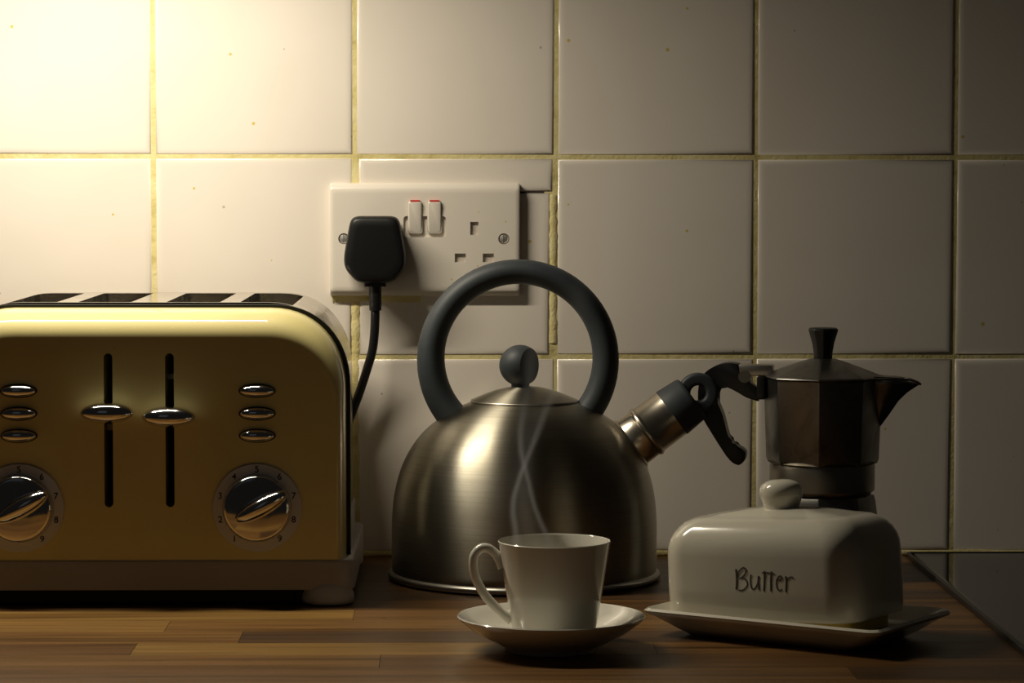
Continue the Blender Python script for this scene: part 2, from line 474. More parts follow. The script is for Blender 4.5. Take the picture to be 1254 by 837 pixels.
# ------------------------------------------------------------------ toaster
TX = -0.2585
tr = root('toaster', 'cream yellow four-slot toaster with chrome levers and dials beside the kettle', 'toaster', (TX, -0.14, 0))
def outline(hw, ztop, zbot, rx=0.052, rz=0.057, n=14, e=2.15):
    """closed XZ outline, square at the foot, large round top corners"""
    P = [(-hw, zbot), (hw, zbot)]
    for i in range(n + 1):
        a = PI / 2 * i / n
        P.append((hw - rx + rx * math.cos(a) ** (2 / e), ztop - rz + rz * math.sin(a) ** (2 / e)))
    for i in range(n + 1):
        a = PI / 2 * (1 - i / n)
        P.append((-hw + rx - rx * math.cos(a) ** (2 / e), ztop - rz + rz * math.sin(a) ** (2 / e)))
    return P
# local frame: x about TX, y = world y + 0.14
YF = -0.2496 + 0.14
def slice_(P, y): return [(x, y, z) for x, z in P]
# steel wrap body
rings = []
P = outline(0.1372, 0.2056, 0.030)
rings.append(slice_(P, YF + 0.0375)); 
rings.append(slice_(P, 0.100))
for ph in (20, 40, 60, 80, 90):
    s = 0.006 * (1 - math.cos(R(ph))); P2 = outline(0.1372 - s, 0.2056 - s, 0.030)
    rings.append(slice_(P2, 0.100 + 0.006 * math.sin(R(ph))))
V, Fc = loft(rings)
body = ob('body', V, Fc, m_body, tr, 32)
slots = [(-0.0972, -0.0611), (-0.0466, -0.0099), (0.0144, 0.0516), (0.0655, 0.1016)]
def slotbox(x0, x1):
    P = roundpoly([(x0, -0.068), (x1, -0.068), (x1, 0.083), (x0, 0.083)], 0.004, 4)
    return loft([[(x, y, 0.08) for x, y in P], [(x, y, 0.25) for x, y in P]])
cut(body, [slotbox(a, b) for a, b in slots])
# black seal plate behind the front
P = outline(0.1420, 0.2042, 0.030)
V, Fc = loft([slice_(P, YF + 0.0308), slice_(P, YF + 0.0373)])
ob('seal', V, Fc, m_gasket, tr, 32)
# cream front panel with a soft roll-over along top and corners
rings = []
base = outline(0.1395, 0.2025, 0.0305)
HWf, ZT, ZB = 0.1395, 0.2025, 0.0305
rings.append(slice_(base, YF + 0.0306))
N = 14
for i in range(N + 1):
    a = PI / 2 * i / N
    it = 0.0195 * (1 - math.cos(a)); iz = 0.006 * (1 - math.cos(a))
    yy = YF + 0.0300 - 0.0300 * math.sin(a)
    rings.append([(x * (HWf - iz) / HWf, yy, ZB + (z - ZB) * (ZT - it - ZB) / (ZT - ZB)) for x, z in base])
V, Fc = loft(rings)
panel = ob('front_panel', V, Fc, m_enamel, tr, 32)
def pill(cx, z0, z1, r, y0, y1, n=10):
    P = [(cx + r * math.cos(PI * i / n), z1 - r + r * math.sin(PI * i / n)) for i in range(n + 1)]
    P += [(cx - r * math.cos(PI * i / n), z0 + r - r * math.sin(PI * i / n)) for i in range(n + 1)]
    return loft([slice_(P, y0), slice_(P, y1)])
LX = (-0.2796 - TX, -0.2380 - TX)
cut(panel, [pill(x, 0.0676, 0.1727, 0.0030, YF - 0.01, YF + 0.0350) for x in LX])
# levers
for x, z in zip(LX, (0.1327, 0.1299)):
    Vh, Fh = ellipsoid(0.0180, 0.0088, 0.0072, 36, 18)
    lv = ob('lever', [(a + x, b + YF - 0.0080, c + z) for a, b, c in Vh], Fh, m_chrome, tr, 180)
    V2, F2 = boxvf(x - 0.0022, x + 0.0022, YF - 0.004, YF + 0.016, z - 0.003, z + 0.003)
    ob('lever_stem', V2, F2, m_black, lv)
V, Fc = boxvf(LX[0] - 0.0020, LX[0] + 0.0027, YF + 0.009, YF + 0.011, 0.1195, 0.1240)
ob('guide_plate', V, Fc, m_bead, tr)
V, Fc = boxvf(LX[1] - 0.0020, LX[1] + 0.0024, YF + 0.009, YF + 0.011, 0.1545, 0.1580)
ob('guide_plate', V, Fc, m_bead, tr)
# buttons
for bx in (-0.3402 - TX, -0.1786 - TX):
    for bz in (0.1471, 0.1316, 0.1165):
        V, Fc = ellipse_prism(bx, bz, 0.0126, 0.0048, YF - 0.0008, YF + 0.002)
        sr = ob('button_surround', V, Fc, m_gasket, tr, 32)
        Vh, Fh = ellipsoid(0.0119, 0.0045, 0.0042, 28, 12)
        ob('button', [(a + bx, b + YF - 0.0008, c + bz) for a, b, c in Vh], Fh, m_chrome, sr, 180)
# dials
DIGITS = {}
def digit_mesh(ch):
    if ch in DIGITS: return DIGITS[ch]
    cu = bpy.data.curves.new('digit', 'FONT'); cu.body = ch; cu.size = 0.0062; cu.align_x = 'CENTER'; cu.align_y = 'CENTER'
    cu.extrude = 0.0001; cu.offset = 0.00008
    t = bpy.data.objects.new('digit', cu); C.objects.link(t)
    dg = bpy.context.evaluated_depsgraph_get(); dg.update()
    me = bpy.data.meshes.new_from_object(t.evaluated_get(dg)); bpy.data.objects.remove(t)
    me.materials.clear(); me.materials.append(m_print); DIGITS[ch] = me
    return me
for dx in (-0.3402 - TX, -0.1789 - TX):
    dz = 0.0673
    prof = [(0.0, 0.0), (0.0301, 0.0), (0.0304, 0.0008), (0.0298, 0.0016), (0.0236, 0.0022), (0.0232, 0.0016), (0.0, 0.0016)]
    V, Fc = lathe(prof, 64)
    ring = ob('dial_ring', [(x + dx, -z + YF, y + dz) for x, y, z in V], Fc, m_ring, tr, 40)
    for k in range(1, 10):
        a = R(90 - 36 * (k - 5))
        d = bpy.data.objects.new('digit', digit_mesh(str(k))); C.objects.link(d); d.parent = ring
        d.location = (dx + 0.0262 * math.cos(a), YF - 0.00205, dz + 0.0262 * math.sin(a))
        d.rotation_euler = (PI / 2, 0, 0)
    # chrome dial: shallow cone face with an oval grip ridge
    prof = [(0.0, 0.001), (0.0224, 0.001), (0.0224, 0.0075), (0.0217, 0.0088), (0.0202, 0.0092), (0.010, 0.0098), (0.0, 0.0100)]
    V, Fc = lathe(prof, 64)
    dial = ob('dial', [(x + dx, -z + YF, y + dz) for x, y, z in V], Fc, m_chrome, tr, 50)
    Vh, Fh = ellipsoid(0.0200, 0.0090, 0.0068, 36, 18)
    t = R(29)
    Vh = [((a + 0.0038) * math.cos(t) - c * math.sin(t) + dx, b + YF - 0.0105, (a + 0.0038) * math.sin(t) + c * math.cos(t) + dz) for a, b, c in Vh]
    ob('grip', Vh, Fh, m_chrome, dial, 180)
# base band, crumb tray, feet, side wings
def hbox(hw, y0, y1, z0, z1, r, m, name, bev=0.0015):
    P = roundpoly([(-hw, y0), (hw, y0), (hw, y1), (-hw, y1)], r, 8)
    rr = [[(x, y, z0) for x, y in P], [(x, y, z1 - bev) for x, y in P]]
    for f in (0.5, 1.0):
        s = bev * f
        rr.append([(x * (1 - s * 0.6 / hw), y * (1 - s * 0.6 / abs(y0)), z1 - bev + bev * math.sin(f * PI / 2)) for x, y in P])
    V, Fc = loft(rr)
    return ob(name, V, Fc, m, tr, 40)
band = hbox(0.1455, YF - 0.0016, 0.108, 0.0110, 0.0311, 0.014, m_band, 'base_band')
hbox(0.1290, YF + 0.006, 0.100, 0.0012, 0.0112, 0.003, m_black, 'crumb_tray')
for sx in (-1, 1):
    for fy, nm in ((YF + 0.0100, 'foot'), (0.096, 'foot')):
        V, Fc = [], []
        prof = [(0.0, 0.0), (0.86, 0.0), (0.97, 0.06), (1.0, 0.16), (0.97, 0.42), (0.85, 0.72), (0.62, 0.92), (0.3, 1.0), (0.0, 1.0)]
        V, Fc = lathe(prof, 40)
        V = [(x * 0.0182 + sx * (0.1272), y * 0.0175 + fy, z * 0.0165 + 0.0006) for x, y, z in V]
        ob(nm, V, Fc, m_foot, tr, 60)
    poly = [(0.0, 0.011), (0.0016, 0.011), (0.0016, 0.052), (0.0012, 0.0555), (0.0, 0.055)]
    P = [(sx * (0.1375 + x + 0.0012), z) for x, z in poly]
    prism('side_wing', P, -0.052, 0.060, m_band, tr, 0.0)

# ------------------------------------------------------------------ socket outlet
so = root('power_outlet', 'white double switched wall socket mounted on the cream tiles', 'socket', (-0.067, 0.0014, 0.2445))
sx0, sx1, sz0, sz1 = -0.0727, 0.0728, -0.0432, 0.0432
rings = []
for ix, ins, y in ((0, 0, 0.0), (0.0001, 0.0003, -0.0055), (0.0003, 0.0012, -0.0068), (0.0007, 0.0036, -0.0086), (0.0016, 0.0048, -0.0092), (0.004, 0.008, -0.0092)):
    rings.append([(x, y, z) for x, z in roundpoly([(sx0 + ix, sz0 + ins), (sx1 - ix, sz0 + ins), (sx1 - ix, sz1 - ins), (sx0 + ix, sz1 - ins)], 0.002, 3)])
V, Fc = loft(rings)
plate = ob('plate', V, Fc, m_white, so, 32)
lx = lambda x: x + 0.067
lz = lambda z: z - 0.2445
def cb(cx, cz, w_, h_, d=0.005):
    return boxvf(lx(cx) - w_ / 2, lx(cx) + w_ / 2, -0.02, -0.0092 + d, lz(cz) - h_ / 2, lz(cz) + h_ / 2)
def sock_cuts(ex):
    return [cb(ex, 0.2532, 0.0062, 0.0100), cb(ex - 0.0107, 0.2307, 0.0084, 0.0066), cb(ex + 0.0107, 0.2307, 0.0084, 0.0066)]
rec = [(x, z) for x, z in roundpoly([(lx(-0.0832), lz(0.2465)), (lx(-0.0509), lz(0.2465)), (lx(-0.0509), lz(0.2625)), (lx(-0.0832), lz(0.2625))], 0.0025, 4)]
recv = loft([[(x, -0.02, z) for x, z in rec], [(x, -0.0071, z) for x, z in rec]])
cyl = lambda cx: ellipse_prism(lx(cx), lz(0.2452), 0.0042, 0.0042, -0.02, -0.0060, 24)
cut(plate, sock_cuts(-0.0292) + sock_cuts(-0.1047) + [cyl(-0.0067), cyl(-0.1287)])
cut(plate, [recv])
for cx in (-0.0292,):
    for dx_, zz, w_, h_ in ((0, 0.2532, 0.0062, 0.0100), (-0.0107, 0.2307, 0.0084, 0.0066), (0.0107, 0.2307, 0.0084, 0.0066)):
        V, Fc = boxvf(lx(cx + dx_) - w_ / 2, lx(cx + dx_) + w_ / 2, -0.0070, -0.0045, lz(zz) - h_ / 2, lz(zz) + h_ / 2)
        ob('pin_shutter', V, Fc, m_inner, so)
for cx in (-0.0067, -0.1287):
    prof = [(0.0, 0.0), (0.0036, 0.0), (0.0036, 0.0010), (0.0028, 0.0018), (0.0, 0.0023)]
    V, Fc = lathe(prof, 28)
    s = ob('screw', [(x + lx(cx), -z - 0.0071, y + lz(0.2452)) for x, y, z in V], Fc, m_screw, so, 40)
    cut(s, [boxvf(lx(cx) - 0.0004, lx(cx) + 0.0004, -0.02, -0.0085, lz(0.2452) - 0.005, lz(0.2452) + 0.005)])
for cx in (-0.0744, -0.0596):
    P = roundpoly([(-0.0052, -0.0121), (0.0052, -0.0121), (0.0052, 0.0121), (-0.0052, 0.0121)], 0.002, 4)
    # recessed dark surround
    Q = roundpoly([(-0.0056, -0.0125), (0.0056, -0.0125), (0.0056, 0.0125), (-0.0056, 0.0125)], 0.0022, 4)
    V, Fc = loft([[(x + lx(cx), -0.0070, z + lz(0.2617)) for x, z in Q], [(x + lx(cx), -0.0093, z + lz(0.2617)) for x, z in Q]])
    sr = ob('switch_surround', V, Fc, m_inner, so, 32)
    # rocker: pressed in at the bottom
    f = lambda z, k: -0.0098 - 0.0012 * (z / 0.0121) * 1.0 - k
    rings = [[(x + lx(cx), -0.008, z + lz(0.2617)) for x, z in P],
             [(x + lx(cx), f(z, 0.0), z + lz(0.2617)) for x, z in P],
             [(x * 0.93 + lx(cx), f(z, 0.0006), z * 0.97 + lz(0.2617)) for x, z in P],
             [(x * 0.80 + lx(cx), f(z, 0.0008), z * 0.93 + lz(0.2617)) for x, z in P]]
    V, Fc = loft(rings)
    ob('rocker', V, Fc, m_white, sr, 45)
    V, Fc = boxvf(lx(cx) - 0.0036, lx(cx) + 0.0036, -0.0118, -0.0095, lz(0.2735), lz(0.2748))
    ob('red_mark', V, Fc, m_red, sr)

# plug and its cable
pg = root('plug', 'black three-pin plug with cable pushed into the left half of the wall socket', 'plug', (-0.1045, -0.0078, 0.2376))
pl = [(-0.0152, 0.0252), (0.0150, 0.0252), (0.0188, 0.0215), (0.0237, -0.0060), (0.0228, -0.0150), (0.0132, -0.0254), (-0.0132, -0.0254), (-0.0228, -0.0150), (-0.0237, -0.0060), (-0.0188, 0.0215)]
P = roundpoly(pl, 0.0055, 5)
rings = []
for s, y in ((0.90, -0.0002), (0.97, -0.004), (1.0, -0.010), (1.0, -0.0185), (0.985, -0.0215), (0.95, -0.0238), (0.88, -0.0250), (0.7, -0.0254)):
    rings.append([(x * s, y, z * s) for x, z in P])
V, Fc = loft(rings)
ob('plug_body', V, Fc, m_black, pg, 50)
V, Fc = loft([[(x, y, z) for x, y in roundpoly([(-0.0082, -0.019), (0.0082, -0.019), (0.0082, -0.006), (-0.0082, -0.006)], 0.002, 4)] for z in (-0.0282, -0.0240)])
ob('plug_collar', V, Fc, m_black, pg, 40)
Q = [(0, -0.0140, -0.0265), (0, -0.0140, -0.034), (0.0001, -0.0140, -0.0465)]
V, Fc = tube(smoothpath(Q, 5), [0.0048, 0.0048, 0.0048, 0.0048, 0.0048, 0.0048, 0.0047, 0.0047, 0.0047, 0.0046, 0.0045], 20)
ob('strain_relief', V, Fc, m_black, pg, 60)
Q = [(-0.1045, -0.0234, 0.193), (-0.1046, -0.0236, 0.184), (-0.1052, -0.0240, 0.172), (-0.1068, -0.0240, 0.160), (-0.1104, -0.0236, 0.1475), (-0.1162, -0.0228, 0.1295), (-0.1232, -0.0210, 0.1110), (-0.1320, -0.0190, 0.090), (-0.148, -0.0180, 0.062), (-0.175, -0.0175, 0.040), (-0.205, -0.0180, 0.030)]
V, Fc = tube([(x + 0.1045, y + 0.0094, z - 0.2376) for x, y, z in smoothpath(Q, 8)], 0.0034, 14)
ob('cable', V, Fc, m_black, pg, 60)

# ------------------------------------------------------------------ kettle
kt = root('kettle', 'brushed steel whistling kettle with dark ring handle standing behind the white cup', 'kettle', (0.0065, -0.1165, 0))
prof = [(0.0, 0.0015), (0.090, 0.0015), (0.0945, 0.0030), (0.0963, 0.006), (0.0966, 0.012), (0.0967, 0.036), (0.0962, 0.048), (0.0950, 0.060), (0.0925, 0.072), (0.0885, 0.084), (0.0825, 0.0955), (0.0745, 0.1060), (0.0650, 0.1145), (0.0545, 0.1215), (0.0440, 0.1268), (0.0395, 0.1287), (0.0, 0.1290)]
sp_ = smoothpath(prof[4:15], 5)
prof = prof[:4] + sp_ + prof[15:]
V, Fc = lathe(prof, 96)
ob('body', V, Fc, m_steel, kt, 60)
prof = [(0.0, 0.0003), (0.0955, 0.0003), (0.0985, 0.0014), (0.0995, 0.0032), (0.0988, 0.0050), (0.0964, 0.0062), (0.0962, 0.0063)]
V, Fc = lathe(prof, 96)
ob('base_rim', V, Fc, m_bead, kt, 60)
prof = [(0.0, 0.1286), (0.0385, 0.1286), (0.0392, 0.1293), (0.0390, 0.1304), (0.0375, 0.1310), (0.031, 0.1338), (0.022, 0.1372), (0.012, 0.1396), (0.004, 0.1405), (0.0, 0.1405)]
V, Fc = lathe(prof, 72)
lid = ob('lid', V, Fc, m_steel, kt, 40)
V, Fc = tube([(0.0386 * math.cos(2 * PI * i / 72), 0.0386 * math.sin(2 * PI * i / 72), 0.1297) for i in range(73)], 0.0008, 8, up=Vector((0, 0, 1)), caps=False)
ob('lid_rim', V, Fc, m_hinge, lid, 60)
# knob: a ball with two flat faces, on a short neck
V, Fc = ellipsoid(0.0152, 0.0152, 0.0150, 48, 32)
V = [(x - 0.0032, y, z + 0.1556) for x, y, z in V]
kn = ob('knob', V, Fc, m_rubber, lid, 30)
bm = bmesh.new(); bm.from_mesh(kn.data)
for sgn in (1,):
    nrm = Vector((math.sin(R(56)) * sgn, -math.cos(R(56)) * sgn, 0))
    g = bmesh.ops.bisect_plane(bm, geom=list(bm.verts) + list(bm.edges) + list(bm.faces), plane_co=Vector((-0.0032, 0, 0.1556)) + nrm * 0.0080, plane_no=nrm, clear_outer=True)
    ed = [e for e in g['geom_cut'] if isinstance(e, bmesh.types.BMEdge)]
    bmesh.ops.edgeloop_fill(bm, edges=ed)
bmesh.ops.recalc_face_normals(bm, faces=bm.faces)
bm.to_mesh(kn.data); bm.free(); kn.data.shade_smooth(); kn.data.set_sharp_from_angle(angle=R(30))
V, Fc = lathe([(0.0, 0.1385), (0.0070, 0.1385), (0.0066, 0.1405), (0.0068, 0.1432), (0.0, 0.1440)], 28)
ob('knob_neck', [(x - 0.0030, y, z) for x, y, z in V], Fc, m_rubber, lid, 50)
# ring handle, ends sunk into the shoulder
hp, hr = [], []
for i in range(61):
    a = R(-41 + 262 * i / 60)
    t = i / 60
    hp.append((-0.0045 + 0.0636 * math.cos(a), 0.0, 0.1602 + 0.0636 * math.sin(a)))
    hr.append(0.0090 + 0.0014 * (2 * abs(t - 0.5)) ** 2 + (0.0006 if t > 0.5 else 0) * abs(2 * t - 1))
V, Fc = tube(hp, hr, 24, flat=1.15)
ob('handle', V, Fc, m_rubber, kt, 60)
# spout along an axis rising to the right
ax = R(36.6)
spt = bpy.data.objects.new('spout', None)
def along(V, base):
    c, s = math.cos(ax), math.sin(ax)
    # lathe z -> axis (cos, 0, sin); x -> (sin, 0, -cos)
    return [(base[0] + z * c + x * s, base[1] + y, base[2] + z * s - x * c) for x, y, z in V]
B0 = (0.0836 - 0.0065, 0.001, 0.0980)
prof = [(0.0, -0.02), (0.0192, -0.02), (0.0192, -0.0015), (0.0207, -0.001), (0.0209, 0.0006), (0.0200, 0.0016), (0.0190, 0.0022), (0.0188, 0.0125), (0.0192, 0.0130), (0.0201, 0.0142), (0.0202, 0.0158), (0.0194, 0.0170), (0.0188, 0.0178), (0.0186, 0.0400), (0.0, 0.0400)]
V, Fc = lathe(prof, 64)
spo = ob('spout', along(V, B0), Fc, m_spout, kt, 50)
prof = [(0.0, 0.0372), (0.0182, 0.0372), (0.0190, 0.0378), (0.0190, 0.0386), (0.0178, 0.0540), (0.0170, 0.0560), (0.0150, 0.0568), (0.0, 0.0570)]
V, Fc = lathe(prof, 48)
capo = ob('whistle_cap', along(V, B0), Fc, m_rubber, kt, 50)
# finger ring on the cap
tv = []
nn, kk = 48, 20
ringsT = []
RO, RI = 0.01480, 0.00565
cx0, cz0 = 0.1331 - 0.0065, 0.1353
P = roundpoly([(RI, -0.0050), (RO, -0.0050), (RO, 0.0050), (RI, 0.0050)], 0.0028, 5)
ringsT = [[(cx0 + r * math.cos(2 * PI * i / nn), 0.0015 + y, cz0 + r * math.sin(2 * PI * i / nn)) for r, y in P] for i in range(nn)]
V = [v for r_ in ringsT for v in r_]; m_ = len(P); Fc = []
for i in range(nn):
    for j in range(m_):
        Fc.append((i * m_ + j, i * m_ + (j + 1) % m_, ((i + 1) % nn) * m_ + (j + 1) % m_, ((i + 1) % nn) * m_ + j))
ob('finger_ring', V, Fc, m_rubber, capo, 60)

# ------------------------------------------------------------------ moka pot
mo = root('moka_pot', 'tarnished octagonal aluminium moka pot with black handle behind the butter dish', 'coffee pot', (0.2244, -0.1145, 0.0))
K = 0.9914
rot8 = R(-11)
def octr(r, z): # vertices at angles from the camera direction (-y)
    return [(r * math.sin(rot8 + k * PI / 4), -r * math.cos(rot8 + k * PI / 4), z) for k in range(8)]
def octloft(prof): 
    return loft([octr(r, z) for r, z in prof])
def bevelled(name, V, Fc, m, parent, off, ang=20, seg=2):
    bm = bmesh.new(); vs = [bm.verts.new(v) for v in V]
    for f in Fc: bm.faces.new([vs[i] for i in f])
    bmesh.ops.recalc_face_normals(bm, faces=bm.faces)
    E = [e for e in bm.edges if len(e.link_faces) == 2 and e.calc_face_angle() > R(ang)]
    bmesh.ops.bevel(bm, geom=E, offset=off, segments=seg, profile=0.5, affect='EDGES')
    return bmo(name, bm, m, parent, 30)
mz = lambda z: z * K + 0.0025
V, Fc = octloft([(0.0400, mz(0.0826)), (0.0412, mz(0.0860)), (0.0433, mz(0.1440)), (0.0437, mz(0.1448))])
bevelled('upper_chamber', V, Fc, m_alu, mo, 0.0007)
prof = [(0.0, mz(0.0605)), (0.0355, mz(0.0605)), (0.0378, mz(0.0625)), (0.0383, mz(0.0632)), (0.0383, mz(0.0808)), (0.0378, mz(0.0822)), (0.0395, mz(0.0832)), (0.0, mz(0.0832))]
V, Fc = lathe(prof, 64)
ob('collar', V, Fc, m_alu_band, mo, 35)
V, Fc = octloft([(0.0455, 0.0004), (0.0465, 0.0030), (0.0462, 0.0110), (0.0425, 0.031), (0.0390, 0.0570), (0.0380, 0.0612), (0.0350, 0.0620)])
bevelled('boiler', V, Fc, m_alu, mo, 0.0007, 15)
V, Fc = lathe([(0, 0.0590), (0.0352, 0.0590), (0.0352, mz(0.0612)), (0, mz(0.0612))], 40)
ob('gasket_gap', V, Fc, m_gasket, mo, 30)
# safety valve on the boiler
V, Fc = lathe([(0.0, 0.0), (0.0050, 0.0), (0.0050, 0.003), (0.0036, 0.0035), (0.0032, 0.006), (0.0, 0.0062)], 6)
ob('valve', [(z + 0.0405, y + 0.006, x + 0.034) for x, y, z in V], Fc, m_bead, mo)
# lid
V, Fc = octloft([(0.0434, mz(0.1449)), (0.0444, mz(0.1453)), (0.0446, mz(0.1461)), (0.0436, mz(0.1469)), (0.030, mz(0.1522)), (0.018, mz(0.1565)), (0.0088, mz(0.1594)), (0.006, mz(0.1596))])
mlid = bevelled('lid', V, Fc, m_alu, mo, 0.0004, 14, 1)
V, Fc = lathe([(0.0, mz(0.1585)), (0.0071, mz(0.1585)), (0.0071, mz(0.163)), (0.0085, mz(0.171)), (0.0111, mz(0.1795)), (0.0114, mz(0.1808)), (0.0100, mz(0.1820)), (0.0, mz(0.1824))], 10, R(12))
bevelled('lid_knob', V, Fc, m_bake, mlid, 0.0005, 20)
# pouring spout: a pointed beak
sa = rot8 + R(101)
sd = Vector((math.sin(R(79)), -math.cos(R(79)), 0)); ss = Vector((-sd.y, sd.x, 0))
def sp_pt(u, v, z): 
    q = sd * u + ss * v; return (q.x, q.y, z)
secs = []
for (z, u, hwid, ub) in ((0.1070, 0.0400, 0.0015, 0.0360), (0.1180, 0.0478, 0.0055, 0.0370), (0.1290, 0.0550, 0.0095, 0.0375), (0.1370, 0.0612, 0.0125, 0.0380), (0.1420, 0.0668, 0.0140, 0.0380), (0.1448, 0.0700, 0.0145, 0.0380)):
    z = mz(z); tipw = 0.0016; dr = 0.0034 * max(0, (z - 0.13) / 0.015)
    secs.append([sp_pt(ub, -hwid, z), sp_pt((ub + u) / 2, -(hwid * .5 + tipw * .5), z - dr * .12), sp_pt(u - .0008, -tipw * .6, z - dr), sp_pt(u, 0, z - dr), sp_pt(u - .0008, tipw * .6, z - dr), sp_pt((ub + u) / 2, hwid * .5 + tipw * .5, z - dr * .12), sp_pt(ub, hwid, z)])
V, Fc = loft(secs, True, False, close=False)
bm = bmesh.new(); vs = [bm.verts.new(v) for v in V]
for f in Fc:
    try: bm.faces.new([vs[i] for i in f])
    except Exception: pass
spm = bmo('pouring_spout', bm, m_alu, mo, 35)
sol = spm.modifiers.new('thick', 'SOLIDIFY'); sol.thickness = 0.0012; sol.offset = 1
V, Fc = tube([sp_pt(0.0385, -0.0145, mz(0.1452)), sp_pt(0.052, -0.0088, mz(0.1458)), sp_pt(0.063, -0.0036, mz(0.1447)), sp_pt(0.0685, -0.0016, mz(0.1428)), sp_pt(0.0705, -0.0006, mz(0.1412)), sp_pt(0.0707, 0.0006, mz(0.1412)), sp_pt(0.0685, 0.0016, mz(0.1428)), sp_pt(0.063, 0.0036, mz(0.1447)), sp_pt(0.052, 0.0088, mz(0.1458)), sp_pt(0.0385, 0.0145, mz(0.1452))], 0.0009, 8, up=Vector((0, 0, 1)))
ob('spout_lip', V, Fc, m_bead, spm, 60)
# lid tongue over the spout
V, Fc = loft([[sp_pt(0.037, -0.0130, mz(z)), sp_pt(0.0590, -0.0030, mz(z - 0.0012)), sp_pt(0.0590, 0.0030, mz(z - 0.0012)), sp_pt(0.037, 0.0130, mz(z))] for z in (0.1462, 0.1474)])
ob('lid_tongue', V, Fc, m_alu, mlid)
# hinge
V, Fc = boxvf(-0.0615, -0.0360, -0.0080, 0.0080, mz(0.1462), mz(0.1545))
hng = bevelled('hinge', V, Fc, m_hinge, mo, 0.0012)
V, Fc = ellipse_prism(-0.0565, mz(0.1458), 0.0046, 0.0046, -0.0086, 0.0086, 28)
hpn = ob('hinge_pin', V, Fc, m_bead, mo, 35)
V, Fc = boxvf(-0.0475, -0.0415, -0.0100, 0.0100, mz(0.1290), mz(0.1460))
hbr = bevelled('handle_bracket', V, Fc, m_bake, mo, 0.0010)
hpoly = [(0.1657, 0.1549), (0.1573, 0.1557), (0.1486, 0.1531), (0.1415, 0.1483), (0.1375, 0.1411), (0.1364, 0.1303), (0.138, 0.1188), (0.146, 0.1044), (0.1577, 0.0863), (0.1619, 0.082), (0.1661, 0.0799), (0.1706, 0.0835), (0.1712, 0.0899), (0.1676, 0.0931), (0.1633, 0.095), (0.1588, 0.1013), (0.1545, 0.1173), (0.1499, 0.1291), (0.1514, 0.1363), (0.1559, 0.1381), (0.163, 0.1353), (0.1717, 0.1302), (0.1803, 0.1274), (0.1808, 0.1353), (0.1736, 0.1423), (0.1664, 0.1435)]
hpoly = [((x - 0.2267) * K * 1.012, mz(z)) for x, z in hpoly]
hq = smoothpath(hpoly[0:22], 3)[:-1] + [hpoly[i] for i in range(21, 26)]
hpoly = []
for p in hq:
    if not hpoly or math.dist(p, hpoly[-1]) > 0.0017: hpoly.append(p)
hd = prism('handle', hpoly, -0.0085, 0.0085, m_bake, mo, 0.0011, 2, 55)
for o_ in (hd, hng, hpn, hbr): o_.rotation_euler = (0, 0, rot8)

# ------------------------------------------------------------------ saucer and cup
SC = (0.0152, -0.4345)
sa_ = root('saucer', 'small round white porcelain saucer under the cup', 'saucer', (*SC, 0))
prof = [(0.0, 0.0030), (0.0265, 0.0030), (0.0268, 0.0006), (0.0285, 0.0004), (0.0295, 0.0028), (0.037, 0.0062), (0.047, 0.0118), (0.0550, 0.0178), (0.0578, 0.0204), (0.0583, 0.0213), (0.0577, 0.0219), (0.0562, 0.0212), (0.052, 0.0178), (0.043, 0.0118), (0.033, 0.0078), (0.0268, 0.0066), (0.0245, 0.0056), (0.0, 0.0054)]
V, Fc = lathe(prof, 96)
dish = ob('dish', V, Fc, m_porc, sa_, 60)
cp = root('cup', 'white porcelain espresso cup with loop handle standing on the saucer', 'cup', (SC[0] + 0.0018, SC[1], 0.0056))
prof = [(0.0, 0.0008), (0.0170, 0.0006), (0.0180, 0.0002), (0.0200, 0.0002), (0.0212, 0.0016), (0.0240, 0.0040), (0.0258, 0.0075), (0.0268, 0.0120), (0.0295, 0.0290), (0.0325, 0.0480), (0.0345, 0.0608), (0.0349, 0.0622), (0.0344, 0.0627), (0.0336, 0.0618), (0.0315, 0.0480), (0.0285, 0.0290), (0.0257, 0.0130), (0.0240, 0.0070), (0.0200, 0.0040), (0.0, 0.0034)]
V, Fc = lathe(prof, 96)
ob('cup_body', V, Fc, m_porc, cp, 60)
# handle profile traced as a metric loop (x to the left of the cup)
HP = [(-0.0315, 0.0465), (-0.0335, 0.0500), (-0.0365, 0.0545), (-0.0410, 0.0578), (-0.0458, 0.0575), (-0.0495, 0.0530), (-0.0500, 0.0460), (-0.0480, 0.0380), (-0.0430, 0.0290), (-0.0365, 0.0215), (-0.0310, 0.0170), (-0.0262, 0.0140)]
HP = smoothpath([(x, 0.0, z) for x, z in HP], 6)
rd_ = []
for i in range(len(HP)):
    t = i / (len(HP) - 1)
    rd_.append(0.0029 + 0.0010 * max(0, 1 - t * 7) + 0.0016 * max(0, (t - 0.88) * 8))
V, Fc = tube(HP, rd_, 20, flat=1.15)
ob('handle', V, Fc, m_porc, cp, 60)

